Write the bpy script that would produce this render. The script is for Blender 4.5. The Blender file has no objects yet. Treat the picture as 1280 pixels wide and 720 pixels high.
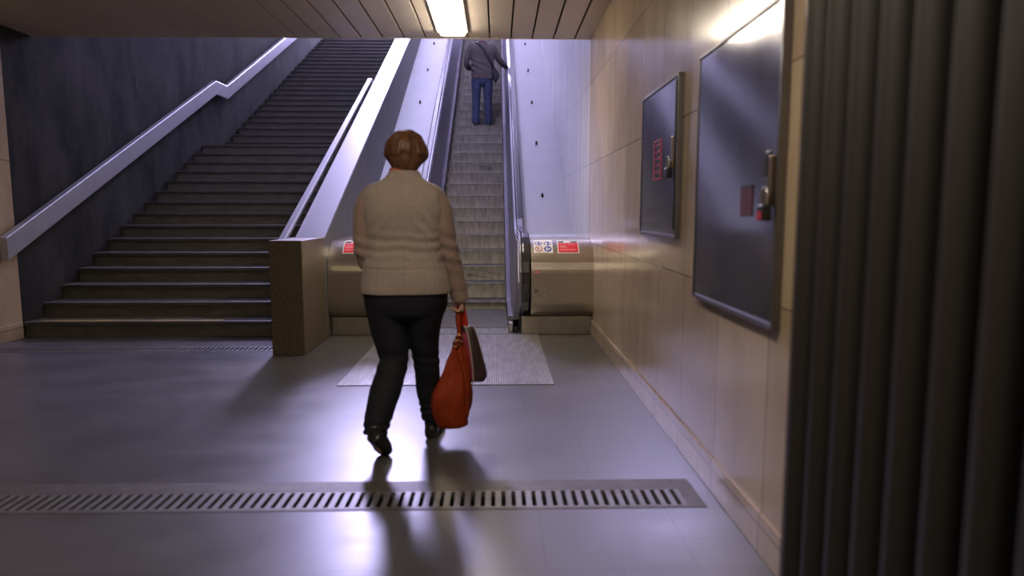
import bpy, bmesh, math, random
from mathutils import Vector, Matrix, noise

random.seed(4)
sc = bpy.context.scene
C = sc.collection
PI = math.pi
R = math.radians

# ------------------------------------------------------------------ materials
def new_mat(name):
    m = bpy.data.materials.new(name)
    m.use_nodes = True
    nt = m.node_tree
    return m, nt, nt.nodes, nt.links, nt.nodes['Principled BSDF']

def mat(name, col, rough=0.5, metal=0.0, var=0.0, scale=8.0, stretch=(1, 1, 1), bump=0.0, bscale=None,
        spec=0.5, coat=0.0, rvar=0.0, col2=None, detail=5.0, sheen=0.0, aniso=0.0):
    """Principled material; colour drifts between col and col2 with a stretched noise."""
    m, nt, N, L, b = new_mat(name)
    b.inputs['Base Color'].default_value = (*col, 1)
    b.inputs['Roughness'].default_value = rough
    b.inputs['Metallic'].default_value = metal
    b.inputs['Specular IOR Level'].default_value = spec
    b.inputs['Coat Weight'].default_value = coat
    b.inputs['Coat Roughness'].default_value = 0.15
    b.inputs['Anisotropic'].default_value = aniso
    if sheen:
        b.inputs['Sheen Weight'].default_value = sheen
    if var or bump or rvar or col2:
        tc = N.new('ShaderNodeTexCoord')
        mp = N.new('ShaderNodeMapping')
        mp.inputs['Scale'].default_value = stretch
        L.new(tc.outputs['Object'], mp.inputs['Vector'])
        nz = N.new('ShaderNodeTexNoise')
        nz.inputs['Scale'].default_value = scale
        nz.inputs['Detail'].default_value = detail
        nz.inputs['Roughness'].default_value = 0.62
        L.new(mp.outputs['Vector'], nz.inputs['Vector'])
        if var or col2:
            r = N.new('ShaderNodeValToRGB')
            lo = col2 if col2 else tuple(max(0, c * (1 - var)) for c in col)
            hi = col if col2 else tuple(c * (1 + var) for c in col)
            r.color_ramp.elements[0].position = 0.32
            r.color_ramp.elements[1].position = 0.68
            r.color_ramp.elements[0].color = (*lo, 1)
            r.color_ramp.elements[1].color = (*hi, 1)
            L.new(nz.outputs['Fac'], r.inputs['Fac'])
            L.new(r.outputs['Color'], b.inputs['Base Color'])
        if rvar:
            mr = N.new('ShaderNodeMapRange')
            mr.inputs['To Min'].default_value = max(0.02, rough - rvar)
            mr.inputs['To Max'].default_value = rough + rvar
            mr.inputs['From Min'].default_value = 0.3
            mr.inputs['From Max'].default_value = 0.7
            L.new(nz.outputs['Fac'], mr.inputs['Value'])
            L.new(mr.outputs['Result'], b.inputs['Roughness'])
        if bump:
            n2 = nz
            if bscale:
                n2 = N.new('ShaderNodeTexNoise')
                n2.inputs['Scale'].default_value = bscale
                n2.inputs['Detail'].default_value = 4
                L.new(mp.outputs['Vector'], n2.inputs['Vector'])
            bp = N.new('ShaderNodeBump')
            bp.inputs['Strength'].default_value = bump
            bp.inputs['Distance'].default_value = 0.01
            L.new(n2.outputs['Fac'], bp.inputs['Height'])
            L.new(bp.outputs['Normal'], b.inputs['Normal'])
    return m

def emit(name, col, strength):
    m, nt, N, L, b = new_mat(name)
    b.inputs['Base Color'].default_value = (0.8, 0.8, 0.8, 1)
    b.inputs['Emission Color'].default_value = (*col, 1)
    b.inputs['Emission Strength'].default_value = strength
    return m

def slab_mat(name, c1, c2, joint, axes, origin, bw, rh, mortar, rough, grain=(6, 6, 1.2), offset=0.0, spec=0.5,
             vein=0.25, rvar=0.06, coat=0.0, bumpy=0.08):
    """Stone cladding: slabs with thin joints laid out in world metres along two axes, grain noise on top."""
    m, nt, N, L, b = new_mat(name)
    g = N.new('ShaderNodeNewGeometry')
    sep = N.new('ShaderNodeSeparateXYZ')
    L.new(g.outputs['Position'], sep.inputs[0])
    cmb = N.new('ShaderNodeCombineXYZ')
    for k in (0, 1):
        a = N.new('ShaderNodeMath'); a.operation = 'SUBTRACT'
        a.inputs[1].default_value = origin[k]
        L.new(sep.outputs[axes[k]], a.inputs[0])
        L.new(a.outputs[0], cmb.inputs[k])
    br = N.new('ShaderNodeTexBrick')
    br.offset = offset; br.squash = 1.0
    br.inputs['Scale'].default_value = 1.0
    br.inputs['Mortar Size'].default_value = mortar
    br.inputs['Mortar Smooth'].default_value = 0.2
    br.inputs['Bias'].default_value = 0.0
    br.inputs['Brick Width'].default_value = bw
    br.inputs['Row Height'].default_value = rh
    br.inputs['Color1'].default_value = (*c1, 1)
    br.inputs['Color2'].default_value = (*c2, 1)
    br.inputs['Mortar'].default_value = (*joint, 1)
    L.new(cmb.outputs[0], br.inputs['Vector'])
    mp = N.new('ShaderNodeMapping'); mp.inputs['Scale'].default_value = grain
    L.new(g.outputs['Position'], mp.inputs['Vector'])
    nz = N.new('ShaderNodeTexNoise'); nz.inputs['Scale'].default_value = 1.0
    nz.inputs['Detail'].default_value = 7; nz.inputs['Roughness'].default_value = 0.65
    nz.inputs['Distortion'].default_value = 0.15
    L.new(mp.outputs['Vector'], nz.inputs['Vector'])
    mr = N.new('ShaderNodeMapRange')
    mr.inputs['From Min'].default_value = 0.3; mr.inputs['From Max'].default_value = 0.7
    mr.inputs['To Min'].default_value = 1 - vein; mr.inputs['To Max'].default_value = 1 + vein * 0.6
    L.new(nz.outputs['Fac'], mr.inputs['Value'])
    mx = N.new('ShaderNodeVectorMath'); mx.operation = 'SCALE'
    L.new(br.outputs['Color'], mx.inputs[0]); L.new(mr.outputs['Result'], mx.inputs['Scale'])
    L.new(mx.outputs[0], b.inputs['Base Color'])
    r2 = N.new('ShaderNodeMapRange')
    r2.inputs['From Min'].default_value = 0.3; r2.inputs['From Max'].default_value = 0.7
    r2.inputs['To Min'].default_value = rough - rvar; r2.inputs['To Max'].default_value = rough + rvar
    L.new(nz.outputs['Fac'], r2.inputs['Value']); L.new(r2.outputs['Result'], b.inputs['Roughness'])
    b.inputs['Specular IOR Level'].default_value = spec
    b.inputs['Coat Weight'].default_value = coat
    b.inputs['Coat Roughness'].default_value = 0.12
    bp = N.new('ShaderNodeBump'); bp.inputs['Strength'].default_value = bumpy; bp.inputs['Distance'].default_value = 0.01
    L.new(nz.outputs['Fac'], bp.inputs['Height']); L.new(bp.outputs['Normal'], b.inputs['Normal'])
    return m

def ribbed_mat(name, c1, c2, pitch, rough, metal, strength=0.8, axis=0, spec=0.5):
    """Fine parallel grooves running along Y and Z, spaced by pitch along the given world axis, with grime."""
    m, nt, N, L, b = new_mat(name)
    g = N.new('ShaderNodeNewGeometry')
    sep = N.new('ShaderNodeSeparateXYZ'); L.new(g.outputs['Position'], sep.inputs[0])
    mu = N.new('ShaderNodeMath'); mu.operation = 'MULTIPLY'; mu.inputs[1].default_value = 2 * PI / pitch
    L.new(sep.outputs[axis], mu.inputs[0])
    sn = N.new('ShaderNodeMath'); sn.operation = 'SINE'; L.new(mu.outputs[0], sn.inputs[0])
    mr = N.new('ShaderNodeMapRange')
    mr.inputs['From Min'].default_value = -0.5; mr.inputs['From Max'].default_value = 0.5
    L.new(sn.outputs[0], mr.inputs['Value'])
    nz = N.new('ShaderNodeTexNoise'); nz.inputs['Scale'].default_value = 6; nz.inputs['Detail'].default_value = 6
    mp = N.new('ShaderNodeMapping'); mp.inputs['Scale'].default_value = (3, 0.7, 1)
    L.new(g.outputs['Position'], mp.inputs[0]); L.new(mp.outputs[0], nz.inputs['Vector'])
    mixc = N.new('ShaderNodeMix'); mixc.data_type = 'RGBA'
    mixc.inputs[6].default_value = (*c2, 1); mixc.inputs[7].default_value = (*c1, 1)
    L.new(mr.outputs['Result'], mixc.inputs[0])
    sca = N.new('ShaderNodeMapRange')
    sca.inputs['From Min'].default_value = 0.3; sca.inputs['From Max'].default_value = 0.7
    sca.inputs['To Min'].default_value = 0.68; sca.inputs['To Max'].default_value = 1.15
    L.new(nz.outputs['Fac'], sca.inputs['Value'])
    mx = N.new('ShaderNodeVectorMath'); mx.operation = 'SCALE'
    L.new(mixc.outputs[2], mx.inputs[0]); L.new(sca.outputs['Result'], mx.inputs['Scale'])
    L.new(mx.outputs[0], b.inputs['Base Color'])
    b.inputs['Roughness'].default_value = rough; b.inputs['Metallic'].default_value = metal
    b.inputs['Specular IOR Level'].default_value = spec
    bp = N.new('ShaderNodeBump'); bp.inputs['Strength'].default_value = strength; bp.inputs['Distance'].default_value = 0.003
    L.new(mr.outputs['Result'], bp.inputs['Height']); L.new(bp.outputs['Normal'], b.inputs['Normal'])
    return m

M = {}
M['floor'] = slab_mat('floor_tile', (0.078, 0.076, 0.074), (0.070, 0.068, 0.067), (0.036, 0.035, 0.034), (0, 1), (0.18, 3.27), 0.56, 0.92,
                      0.0025, 0.34, grain=(1.6, 2.4, 1), offset=0.5, vein=0.18, rvar=0.05, spec=0.68, bumpy=0.0)
M['marble'] = slab_mat('beige_marble', (0.48, 0.37, 0.25), (0.40, 0.30, 0.20), (0.17, 0.12, 0.08), (1, 2), (6.495, 0.96), 0.577, 0.845,
                       0.004, 0.17, grain=(3.2, 3.2, 1.3), vein=0.2, rvar=0.03, spec=0.5, bumpy=0.0)
M['marble_pale'] = slab_mat('pale_marble', (0.66, 0.64, 0.62), (0.59, 0.57, 0.56), (0.33, 0.31, 0.31), (1, 2), (6.495, 0.96), 0.577, 0.845,
                            0.004, 0.2, grain=(5, 5, 0.5), vein=0.22, rvar=0.03, spec=0.5, bumpy=0.0)
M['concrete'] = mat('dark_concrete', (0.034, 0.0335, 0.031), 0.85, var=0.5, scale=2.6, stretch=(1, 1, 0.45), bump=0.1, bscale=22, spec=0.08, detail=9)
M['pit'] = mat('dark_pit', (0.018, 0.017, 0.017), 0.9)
M['ceil'] = mat('beige_slat', (0.72, 0.63, 0.52), 0.45, var=0.05, scale=3, spec=0.5)
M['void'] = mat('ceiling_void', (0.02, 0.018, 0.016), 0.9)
M['plaster'] = mat('shaft_plaster', (0.62, 0.61, 0.62), 0.75, var=0.06, scale=2)
M['granite'] = mat('granite', (0.155, 0.12, 0.075), 0.5, col2=(0.055, 0.042, 0.028), scale=55, bump=0.12, spec=0.45, detail=3)
M['stepstone'] = mat('stair_stone', (0.12, 0.108, 0.09), 0.6, var=0.25, scale=7, stretch=(0.6, 2, 2), bump=0.1, spec=0.4)
M['nosing'] = mat('stair_nosing', (0.085, 0.08, 0.075), 0.55, var=0.3, scale=6, stretch=(0.6, 1, 1), spec=0.45)
M['yellow'] = mat('worn_yellow_line', (0.30, 0.21, 0.03), 0.6, col2=(0.13, 0.10, 0.05), scale=5, stretch=(0.8, 1, 1))
M['steel'] = mat('brushed_steel', (0.60, 0.60, 0.60), 0.36, 1.0, var=0.07, scale=5, stretch=(1, 0.35, 1), rvar=0.07)
M['deck'] = mat('deck_steel', (0.54, 0.54, 0.55), 0.58, 0.8, var=0.06, scale=3, stretch=(1, 0.5, 1), rvar=0.06)
M['cap'] = mat('cap_steel', (0.78, 0.78, 0.79), 0.27, 1.0)
M['cladding'] = mat('grey_cladding', (0.13, 0.13, 0.127), 0.5, 0.3, var=0.22, scale=5, stretch=(4, 4, 0.25), spec=0.4)
M['rail'] = mat('rail_alu', (0.55, 0.55, 0.60), 0.4, 0.6, var=0.05, scale=6)
M['barrel'] = mat('barrel_steel', (0.60, 0.535, 0.44), 0.30, 1.0)
M['kick'] = mat('kick_steel', (0.40, 0.36, 0.30), 0.4, 0.8, var=0.12, scale=5)
M['skirt'] = mat('skirt_steel', (0.16, 0.155, 0.17), 0.4, 0.8, var=0.1, scale=5)
M['inner'] = mat('inner_panel_steel', (0.34, 0.33, 0.40), 0.42, 0.8, var=0.08, scale=5, stretch=(1, 0.4, 1))
M['rubber'] = mat('black_rubber', (0.022, 0.022, 0.025), 0.22, spec=1.0)
M['tread'] = ribbed_mat('escalator_tread', (0.86, 0.81, 0.69), (0.42, 0.39, 0.33), 0.017, 0.6, 0.0)
M['tread_top'] = ribbed_mat('tread_top', (0.20, 0.19, 0.165), (0.04, 0.038, 0.034), 0.017, 0.6, 0.0)  # flat tops coloured darker than risers, standing in for shade in deep grooves
M['plate'] = ribbed_mat('floor_plate', (0.52, 0.51, 0.50), (0.30, 0.295, 0.29), 0.018, 0.34, 0.7)
M['dark'] = mat('black_metal', (0.012, 0.012, 0.013), 0.5)
M['cabinet'] = mat('cabinet_sheet', (0.33, 0.33, 0.36), 0.13, 0.9, var=0.1, scale=3, stretch=(1, 1, 0.6), rvar=0.03)
M['cabframe'] = mat('cabinet_edge', (0.22, 0.21, 0.21), 0.36, 0.9, var=0.08, scale=6)
M['brass'] = mat('old_brass', (0.30, 0.21, 0.10), 0.38, 1.0)
M['iron'] = mat('dark_iron', (0.03, 0.03, 0.034), 0.45, 0.6)
M['corr'] = mat('corrugated_sheet', (0.0155, 0.013, 0.0115), 0.55, 0.0, var=0.1, scale=3, stretch=(1, 1, 0.2), spec=0.5)
M['red'] = mat('sign_red', (0.72, 0.03, 0.055), 0.45)
M['redfaint'] = mat('faded_red_paint', (0.42, 0.03, 0.05), 0.5)
M['dullred'] = mat('dull_red_print', (0.11, 0.03, 0.04), 0.5)
M['white'] = mat('sign_white', (0.75, 0.75, 0.75), 0.5)
M['pinkish'] = mat('sign_print', (0.80, 0.28, 0.30), 0.5)
M['blue'] = mat('sign_blue', (0.07, 0.07, 0.40), 0.45)
M['darkprint'] = mat('sign_dark', (0.05, 0.025, 0.05), 0.5)
M['scratch'] = mat('scratched_ink', (0.16, 0.15, 0.14), 0.7)
M['grate'] = mat('grating_metal', (0.17, 0.165, 0.16), 0.45, 0.5, var=0.15, scale=9)
M['gframe'] = mat('grating_frame', (0.09, 0.078, 0.062), 0.5, 0.2, var=0.3, scale=14)
M['lamp'] = emit('lamp_diffuser', (1.0, 0.86, 0.70), 50.0)
M['lamprim'] = mat('lamp_rim', (0.75, 0.66, 0.52), 0.4)
M['shaftlamp'] = emit('shaft_lamp_diffuser', (0.63, 0.605, 1.0), 30.0)
M['housing'] = mat('lamp_housing', (0.5, 0.5, 0.52), 0.5)
# people
M['skin'] = mat('skin', (0.50, 0.30, 0.22), 0.5, var=0.06, scale=20)
M['hair'] = mat('auburn_hair', (0.17, 0.072, 0.03), 0.45, col2=(0.06, 0.026, 0.012), scale=16, stretch=(2.2, 2.2, 0.35), bump=0.5, spec=0.5)
M['hairdark'] = mat('dark_hair', (0.03, 0.02, 0.015), 0.5, var=0.3, scale=18)
M['jacket'] = mat('beige_wool', (0.32, 0.260, 0.222), 0.9, var=0.10, scale=70, bump=0.25, bscale=260, spec=0.2, sheen=0.15)
M['sleeve'] = mat('mauve_wool', (0.27, 0.19, 0.155), 0.9, var=0.10, scale=70, bump=0.25, bscale=260, spec=0.2, sheen=0.15)
M['scarf'] = mat('coral_scarf', (0.52, 0.13, 0.09), 0.8)
M['trousers'] = mat('black_trousers', (0.008, 0.009, 0.013), 0.8, var=0.2, scale=9, bump=0.25, spec=0.3)
M['shoe'] = mat('black_leather', (0.012, 0.011, 0.012), 0.3, spec=0.6)
M['bag'] = mat('orange_leather', (0.26, 0.033, 0.008), 0.55, var=0.25, scale=9, bump=0.3, bscale=14, spec=0.2)
M['handle'] = mat('scarlet_strap', (0.85, 0.05, 0.015), 0.45)
M['ring'] = mat('bag_ring', (0.35, 0.2, 0.1), 0.3, 1.0)
M['bag2'] = mat('dark_film', (0.032, 0.017, 0.017), 0.3, var=0.35, scale=12, bump=0.4, spec=0.6)
M['magenta'] = mat('magenta_print', (0.25, 0.02, 0.055), 0.4, var=0.25, scale=14, bump=0.3)
M['piping'] = mat('pale_piping', (0.45, 0.36, 0.33), 0.5)
M['greycoat'] = mat('grey_jacket', (0.15, 0.128, 0.128), 0.85, var=0.12, scale=16, bump=0.3, spec=0.2)
M['jeans'] = mat('blue_jeans', (0.08, 0.097, 0.19), 0.85, var=0.22, scale=12, bump=0.2, spec=0.25)
M['shoeb'] = mat('dark_shoe', (0.03, 0.03, 0.045), 0.5)
M['satchel'] = mat('black_satchel', (0.018, 0.018, 0.024), 0.5)
M['eye'] = mat('eye_white', (0.10, 0.065, 0.05), 0.2)
M['lips'] = mat('lips', (0.42, 0.13, 0.12), 0.4)

# ------------------------------------------------------------------ building helpers
def obj(name, bm, m, parent=None, smooth=False, bevel=0.0, keep=None):
    """Link a bmesh authored in world coordinates as ONE mesh object under parent."""
    base = Vector((0, 0, 0))
    p = parent
    while p is not None:
        base = base + p.location; p = p.parent
    if keep is not None:
        base = keep
    if base.length:
        bmesh.ops.translate(bm, verts=bm.verts, vec=-base)
    bmesh.ops.recalc_face_normals(bm, faces=bm.faces)
    me = bpy.data.meshes.new(name)
    bm.to_mesh(me); bm.free()
    for mm in (m if isinstance(m, (list, tuple)) else [m]):
        me.materials.append(mm)
    o = bpy.data.objects.new(name, me)
    C.objects.link(o)
    if parent is not None:
        o.parent = parent
    elif keep is not None:
        o.location = keep
    if smooth:
        me.polygons.foreach_set('use_smooth', [True] * len(me.polygons))
    if bevel:
        md = o.modifiers.new('bevel', 'BEVEL'); md.width = bevel; md.segments = 2; md.limit_method = 'ANGLE'
    return o

def tag(o, label=None, cat=None, group=None, kind=None):
    if label: o['label'] = label
    if cat: o['category'] = cat
    if group: o['group'] = group
    if kind: o['kind'] = kind
    return o

def thing(name, label, cat, loc=(0, 0, 0), group=None, kind=None):
    o = bpy.data.objects.new(name, None)
    o.empty_display_size = 0.1
    C.objects.link(o); o.location = loc
    return tag(o, label, cat, group, kind)

def box(bm, x0, x1, y0, y1, z0, z1, mi=0):
    v = [bm.verts.new((x, y, z)) for z in (z0, z1) for y in (y0, y1) for x in (x0, x1)]
    for f in ((0, 1, 3, 2), (4, 6, 7, 5), (0, 4, 5, 1), (2, 3, 7, 6), (0, 2, 6, 4), (1, 5, 7, 3)):
        fc = bm.faces.new([v[i] for i in f]); fc.material_index = mi
    return bm

def BX(*a):
    return box(bmesh.new(), *a)

def prism_x(bm, pts, x0, x1, mi=0):
    """Extrude a (y, z) outline along x."""
    a = [bm.verts.new((x0, y, z)) for y, z in pts]
    b = [bm.verts.new((x1, y, z)) for y, z in pts]
    n = len(pts)
    fs = [bm.faces.new(a), bm.faces.new(b[::-1])]
    for i in range(n):
        fs.append(bm.faces.new((a[i], b[i], b[(i + 1) % n], a[(i + 1) % n])))
    for f in fs: f.material_index = mi
    return bm

def loft(bm, rings, cap=True):
    vs = [[bm.verts.new(p) for p in r] for r in rings]
    n = len(vs[0])
    for a, b in zip(vs, vs[1:]):
        for i in range(n):
            bm.faces.new((a[i], a[(i + 1) % n], b[(i + 1) % n], b[i]))
    if cap:
        bm.faces.new(vs[0][::-1]); bm.faces.new(vs[-1])
    return bm

def ering(c, rx, ry, n=24, p=2.0, ax=Vector((1, 0, 0)), ay=Vector((0, 1, 0))):
    out = []
    for i in range(n):
        t = 2 * PI * i / n
        cx, sx = math.cos(t), math.sin(t)
        u = math.copysign(abs(cx) ** (2 / p), cx) * rx
        v = math.copysign(abs(sx) ** (2 / p), sx) * ry
        out.append(Vector(c) + ax * u + ay * v)
    return out

def smooth_path(pts, sub=4):
    """Catmull-Rom through tuples of any length."""
    out = []
    n = len(pts)
    for i in range(n - 1):
        p0, p1, p2, p3 = pts[max(i - 1, 0)], pts[i], pts[i + 1], pts[min(i + 2, n - 1)]
        for k in range(sub):
            t = k / sub
            out.append(tuple(0.5 * (2 * b + (c - a) * t + (2 * a - 5 * b + 4 * c - d) * t * t + (3 * b - a - 3 * c + d) * t ** 3)
                             for a, b, c, d in zip(p0, p1, p2, p3)))
    out.append(tuple(pts[-1]))
    return out

def tube(bm, pts, n=14, hint=(0, 1, 0), sub=4, roundcap=True, p=2.0):
    """pts: (x, y, z, ra, rb); ra across the hint-perpendicular axis, rb along the hint axis."""
    pts = smooth_path([q if len(q) == 5 else (*q, q[3]) for q in pts], sub) if sub else [q if len(q) == 5 else (*q, q[3]) for q in pts]
    hint = Vector(hint)
    rings = []
    P = [Vector(q[:3]) for q in pts]
    for i, q in enumerate(pts):
        d = (P[min(i + 1, len(P) - 1)] - P[max(i - 1, 0)]).normalized()
        a = d.cross(hint)
        if a.length < 1e-3: a = d.cross(Vector((1, 0, 0.1)))
        a.normalize(); b = a.cross(d).normalized()
        rings.append((P[i], q[3], q[4], a, b, d))
    R_ = []
    if roundcap:
        c, ra, rb, a, b, d = rings[0]
        for f in (0.95, 0.75, 0.4):
            s = math.sqrt(1 - f * f)
            R_.append(ering(c - d * f * min(ra, rb), ra * s, rb * s, n, p, a, b))
    for c, ra, rb, a, b, d in rings:
        R_.append(ering(c, ra, rb, n, p, a, b))
    if roundcap:
        c, ra, rb, a, b, d = rings[-1]
        for f in (0.4, 0.75, 0.95):
            s = math.sqrt(1 - f * f)
            R_.append(ering(c + d * f * min(ra, rb), ra * s, rb * s, n, p, a, b))
    return loft(bm, R_)

def ball(bm, c, rx, ry, rz, n=16):
    rings = []
    for k in range(1, n):
        t = PI * k / n
        rings.append(ering(Vector(c) + Vector((0, 0, -math.cos(t) * rz)), rx * math.sin(t), ry * math.sin(t), n))
    return loft(bm, rings)

def fuse(bm, voxel, smooth=2, disp=None):
    """Union of the closed shells in bm as one continuous skin (voxel remesh), smoothed and optionally displaced."""
    bmesh.ops.recalc_face_normals(bm, faces=bm.faces)
    me = bpy.data.meshes.new('tmp'); bm.to_mesh(me); bm.free()
    o = bpy.data.objects.new('tmp', me); C.objects.link(o)
    md = o.modifiers.new('r', 'REMESH'); md.mode = 'VOXEL'; md.voxel_size = voxel; md.adaptivity = 0.0
    dg = bpy.context.evaluated_depsgraph_get()
    ev = o.evaluated_get(dg)
    m2 = bpy.data.meshes.new_from_object(ev)
    out = bmesh.new(); out.from_mesh(m2)
    bpy.data.objects.remove(o); bpy.data.meshes.remove(me); bpy.data.meshes.remove(m2)
    for _ in range(smooth):
        bmesh.ops.smooth_vert(out, verts=out.verts, factor=0.5, use_axis_x=True, use_axis_y=True, use_axis_z=True)
    if disp:
        out.normal_update()
        for v in out.verts:
            v.co = v.co + disp(v.co.copy(), v.normal.copy())
    return out

def inst(src, name, parent, loc):
    o = src.copy(); C.objects.link(o); o.name = name
    o.parent = parent; o.location = loc
    return o

def text_bm(s, size, depth):
    cu = bpy.data.curves.new('t', 'FONT'); cu.body = s; cu.size = size; cu.extrude = depth
    o = bpy.data.objects.new('t', cu); C.objects.link(o)
    dg = bpy.context.evaluated_depsgraph_get()
    me = bpy.data.meshes.new_from_object(o.evaluated_get(dg))
    bm = bmesh.new(); bm.from_mesh(me)
    bpy.data.objects.remove(o); bpy.data.curves.remove(cu); bpy.data.meshes.remove(me)
    return bm

# ------------------------------------------------------------------ layout numbers (metres; camera above the origin)
XR, XL = 1.005, -4.9          # passage and shaft side walls
YE = 7.5                      # passage ceiling ends here, the stair shaft begins
ZC = 3.13                     # passage ceiling
YB = -7.0                     # passage behind the camera
TN = math.tan(R(30))
Y_TOP, Z_TOP = 20.6, 6.4      # upper hall
PX0, PX1 = -2.035, -1.74      # parapet
SX0, SX1 = -0.88, 0.12        # escalator steps

# ------------------------------------------------------------------ setting
def struct(name, bm, m, **k):
    return tag(obj(name, bm, m, **k), kind='structure')

b = bmesh.new()
for (x0, x1, y0, y1) in ((XL - .2, XR + .2, YB, 2.855), (XL - .2, XR + .2, 3.175, 6.30), (0.925, XR + .2, 2.855, 3.175),
                         (XL - .2, -4.86, 6.30, 6.52), (PX0 + .04, XR + .2, 6.30, 6.52), (XL - .2, XR + .2, 6.52, 9.2), (XL - .2, -4.86, 2.855, 3.175)):
    box(b, x0, x1, y0, y1, -0.25, 0.0)
struct('floor', b, M['floor'])

struct('wall_right', BX(XR, XR + .25, YB, YE, -0.1, ZC + .3), M['marble'])
struct('baseboard_right', BX(XR - .012, XR, YB, YE - .35, 0.0, 0.16), M['marble'], bevel=.003)
struct('wall_right_shaft', BX(XR, XR + .25, YE, 27, -0.1, 13), M['marble_pale'])
struct('wall_left', BX(XL - .25, XL, YB, 7.05, -0.1, ZC + .3), M['marble'])
struct('baseboard_left', BX(XL, XL + .012, YB, 7.04, 0.0, 0.16), M['marble'], bevel=.003)
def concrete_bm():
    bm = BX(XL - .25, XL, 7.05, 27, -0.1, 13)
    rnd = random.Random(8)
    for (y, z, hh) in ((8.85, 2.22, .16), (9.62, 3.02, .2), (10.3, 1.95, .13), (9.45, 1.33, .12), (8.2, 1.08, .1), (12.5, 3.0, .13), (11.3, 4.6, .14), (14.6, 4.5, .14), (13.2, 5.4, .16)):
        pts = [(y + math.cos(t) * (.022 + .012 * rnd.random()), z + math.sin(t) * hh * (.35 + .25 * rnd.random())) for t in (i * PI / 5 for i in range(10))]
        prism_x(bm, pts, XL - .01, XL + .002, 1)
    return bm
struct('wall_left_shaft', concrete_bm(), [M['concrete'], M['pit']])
struct('wall_back', BX(XL - .2, XR + .2, YB - .2, YB, -0.1, ZC + .3), M['marble'])

# slatted ceiling: boards running along the passage with dark gaps, over a black void
b = bmesh.new()
pitch = 0.2265
x = 0.155 + 4 * pitch - 0.0
xs = []
while x > XL - .3:
    xs.append(x); x -= pitch
for xx in xs:
    x1 = min(xx + pitch - .011, XR - .002); x0 = max(xx + .011, XL + .002)
    if x1 - x0 > .02:
        prof = [(x0, ZC), (x1, ZC), (x1 + .004, ZC + .012), (x1 + .004, ZC + .02), (x0 - .004, ZC + .02), (x0 - .004, ZC + .012)]
        a0 = [b.verts.new((px, YB, pz)) for px, pz in prof]; a1 = [b.verts.new((px, YE, pz)) for px, pz in prof]
        b.faces.new(a0); b.faces.new(a1[::-1])
        for i in range(6):
            b.faces.new((a0[i], a1[i], a1[(i + 1) % 6], a0[(i + 1) % 6]))
struct('ceiling', b, M['ceil'])
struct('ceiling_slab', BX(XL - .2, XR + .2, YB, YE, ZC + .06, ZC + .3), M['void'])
struct('trim_1', BX(XL, XR, YE, YE + .02, ZC - .004, ZC + .3), M['ceil'])

# stair shaft overhead: sloped ceiling, upper landing, end of the upper hall
def shaft_z(y):
    return 4.9 + (y - YE) * 0.56
struct('ceiling_shaft', prism_x(bmesh.new(), [(YE, shaft_z(YE)), (20.5, shaft_z(20.5)), (20.5, shaft_z(20.5) + .3), (YE - .2, shaft_z(YE) + .5), (YE - .2, shaft_z(YE))], XL - .2, XR + .2), M['plaster'])
struct('wall_lintel', BX(XL - .2, XR + .2, YE - .05, YE, ZC + .3, shaft_z(YE) + .3), M['plaster'])
struct('floor_upper', BX(XL - .2, XR + .2, Y_TOP, 27, Z_TOP - .3, Z_TOP), M['plaster'])
struct('ceiling_upper', BX(XL - .2, XR + .2, 20.5, 27, shaft_z(20.5), shaft_z(20.5) + .3), M['plaster'])
struct('wall_upper', BX(XL - .2, XR + .2, 26.8, 27, -0.1, 13), M['plaster'])

# parapet between stairs and escalator
ZP0 = 1.04
def par_z(y): return ZP0 + max(0, y - 6.9) * 0.508
par = thing('parapet', 'low sloping dividing wall with bright metal cap between stairs and escalator', 'parapet', ((PX0 + PX1) / 2, 7.0, 0))
tag(par, kind='structure')
obj('body', prism_x(bmesh.new(), [(6.905, 0), (6.905, ZP0 - .012), (Y_TOP, par_z(Y_TOP) - .012), (Y_TOP, 0)], PX0 + .012, PX1 - .004), M['cladding'], par)
obj('cap_sheet', prism_x(bmesh.new(), [(6.905, ZP0 - .03), (6.905, ZP0), (Y_TOP, par_z(Y_TOP)), (Y_TOP, par_z(Y_TOP) - .03)], PX0 + .004, PX1), M['cap'], par, bevel=.004)
pier = obj('granite_pier', BX(PX0, PX1, 6.1, 6.9, 0, ZP0), M['granite'], keep=Vector(((PX0 + PX1) / 2, 6.5, 0)), bevel=.008)
tag(pier, 'speckled brown granite pier at the foot of the dividing wall', 'pier')

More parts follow.
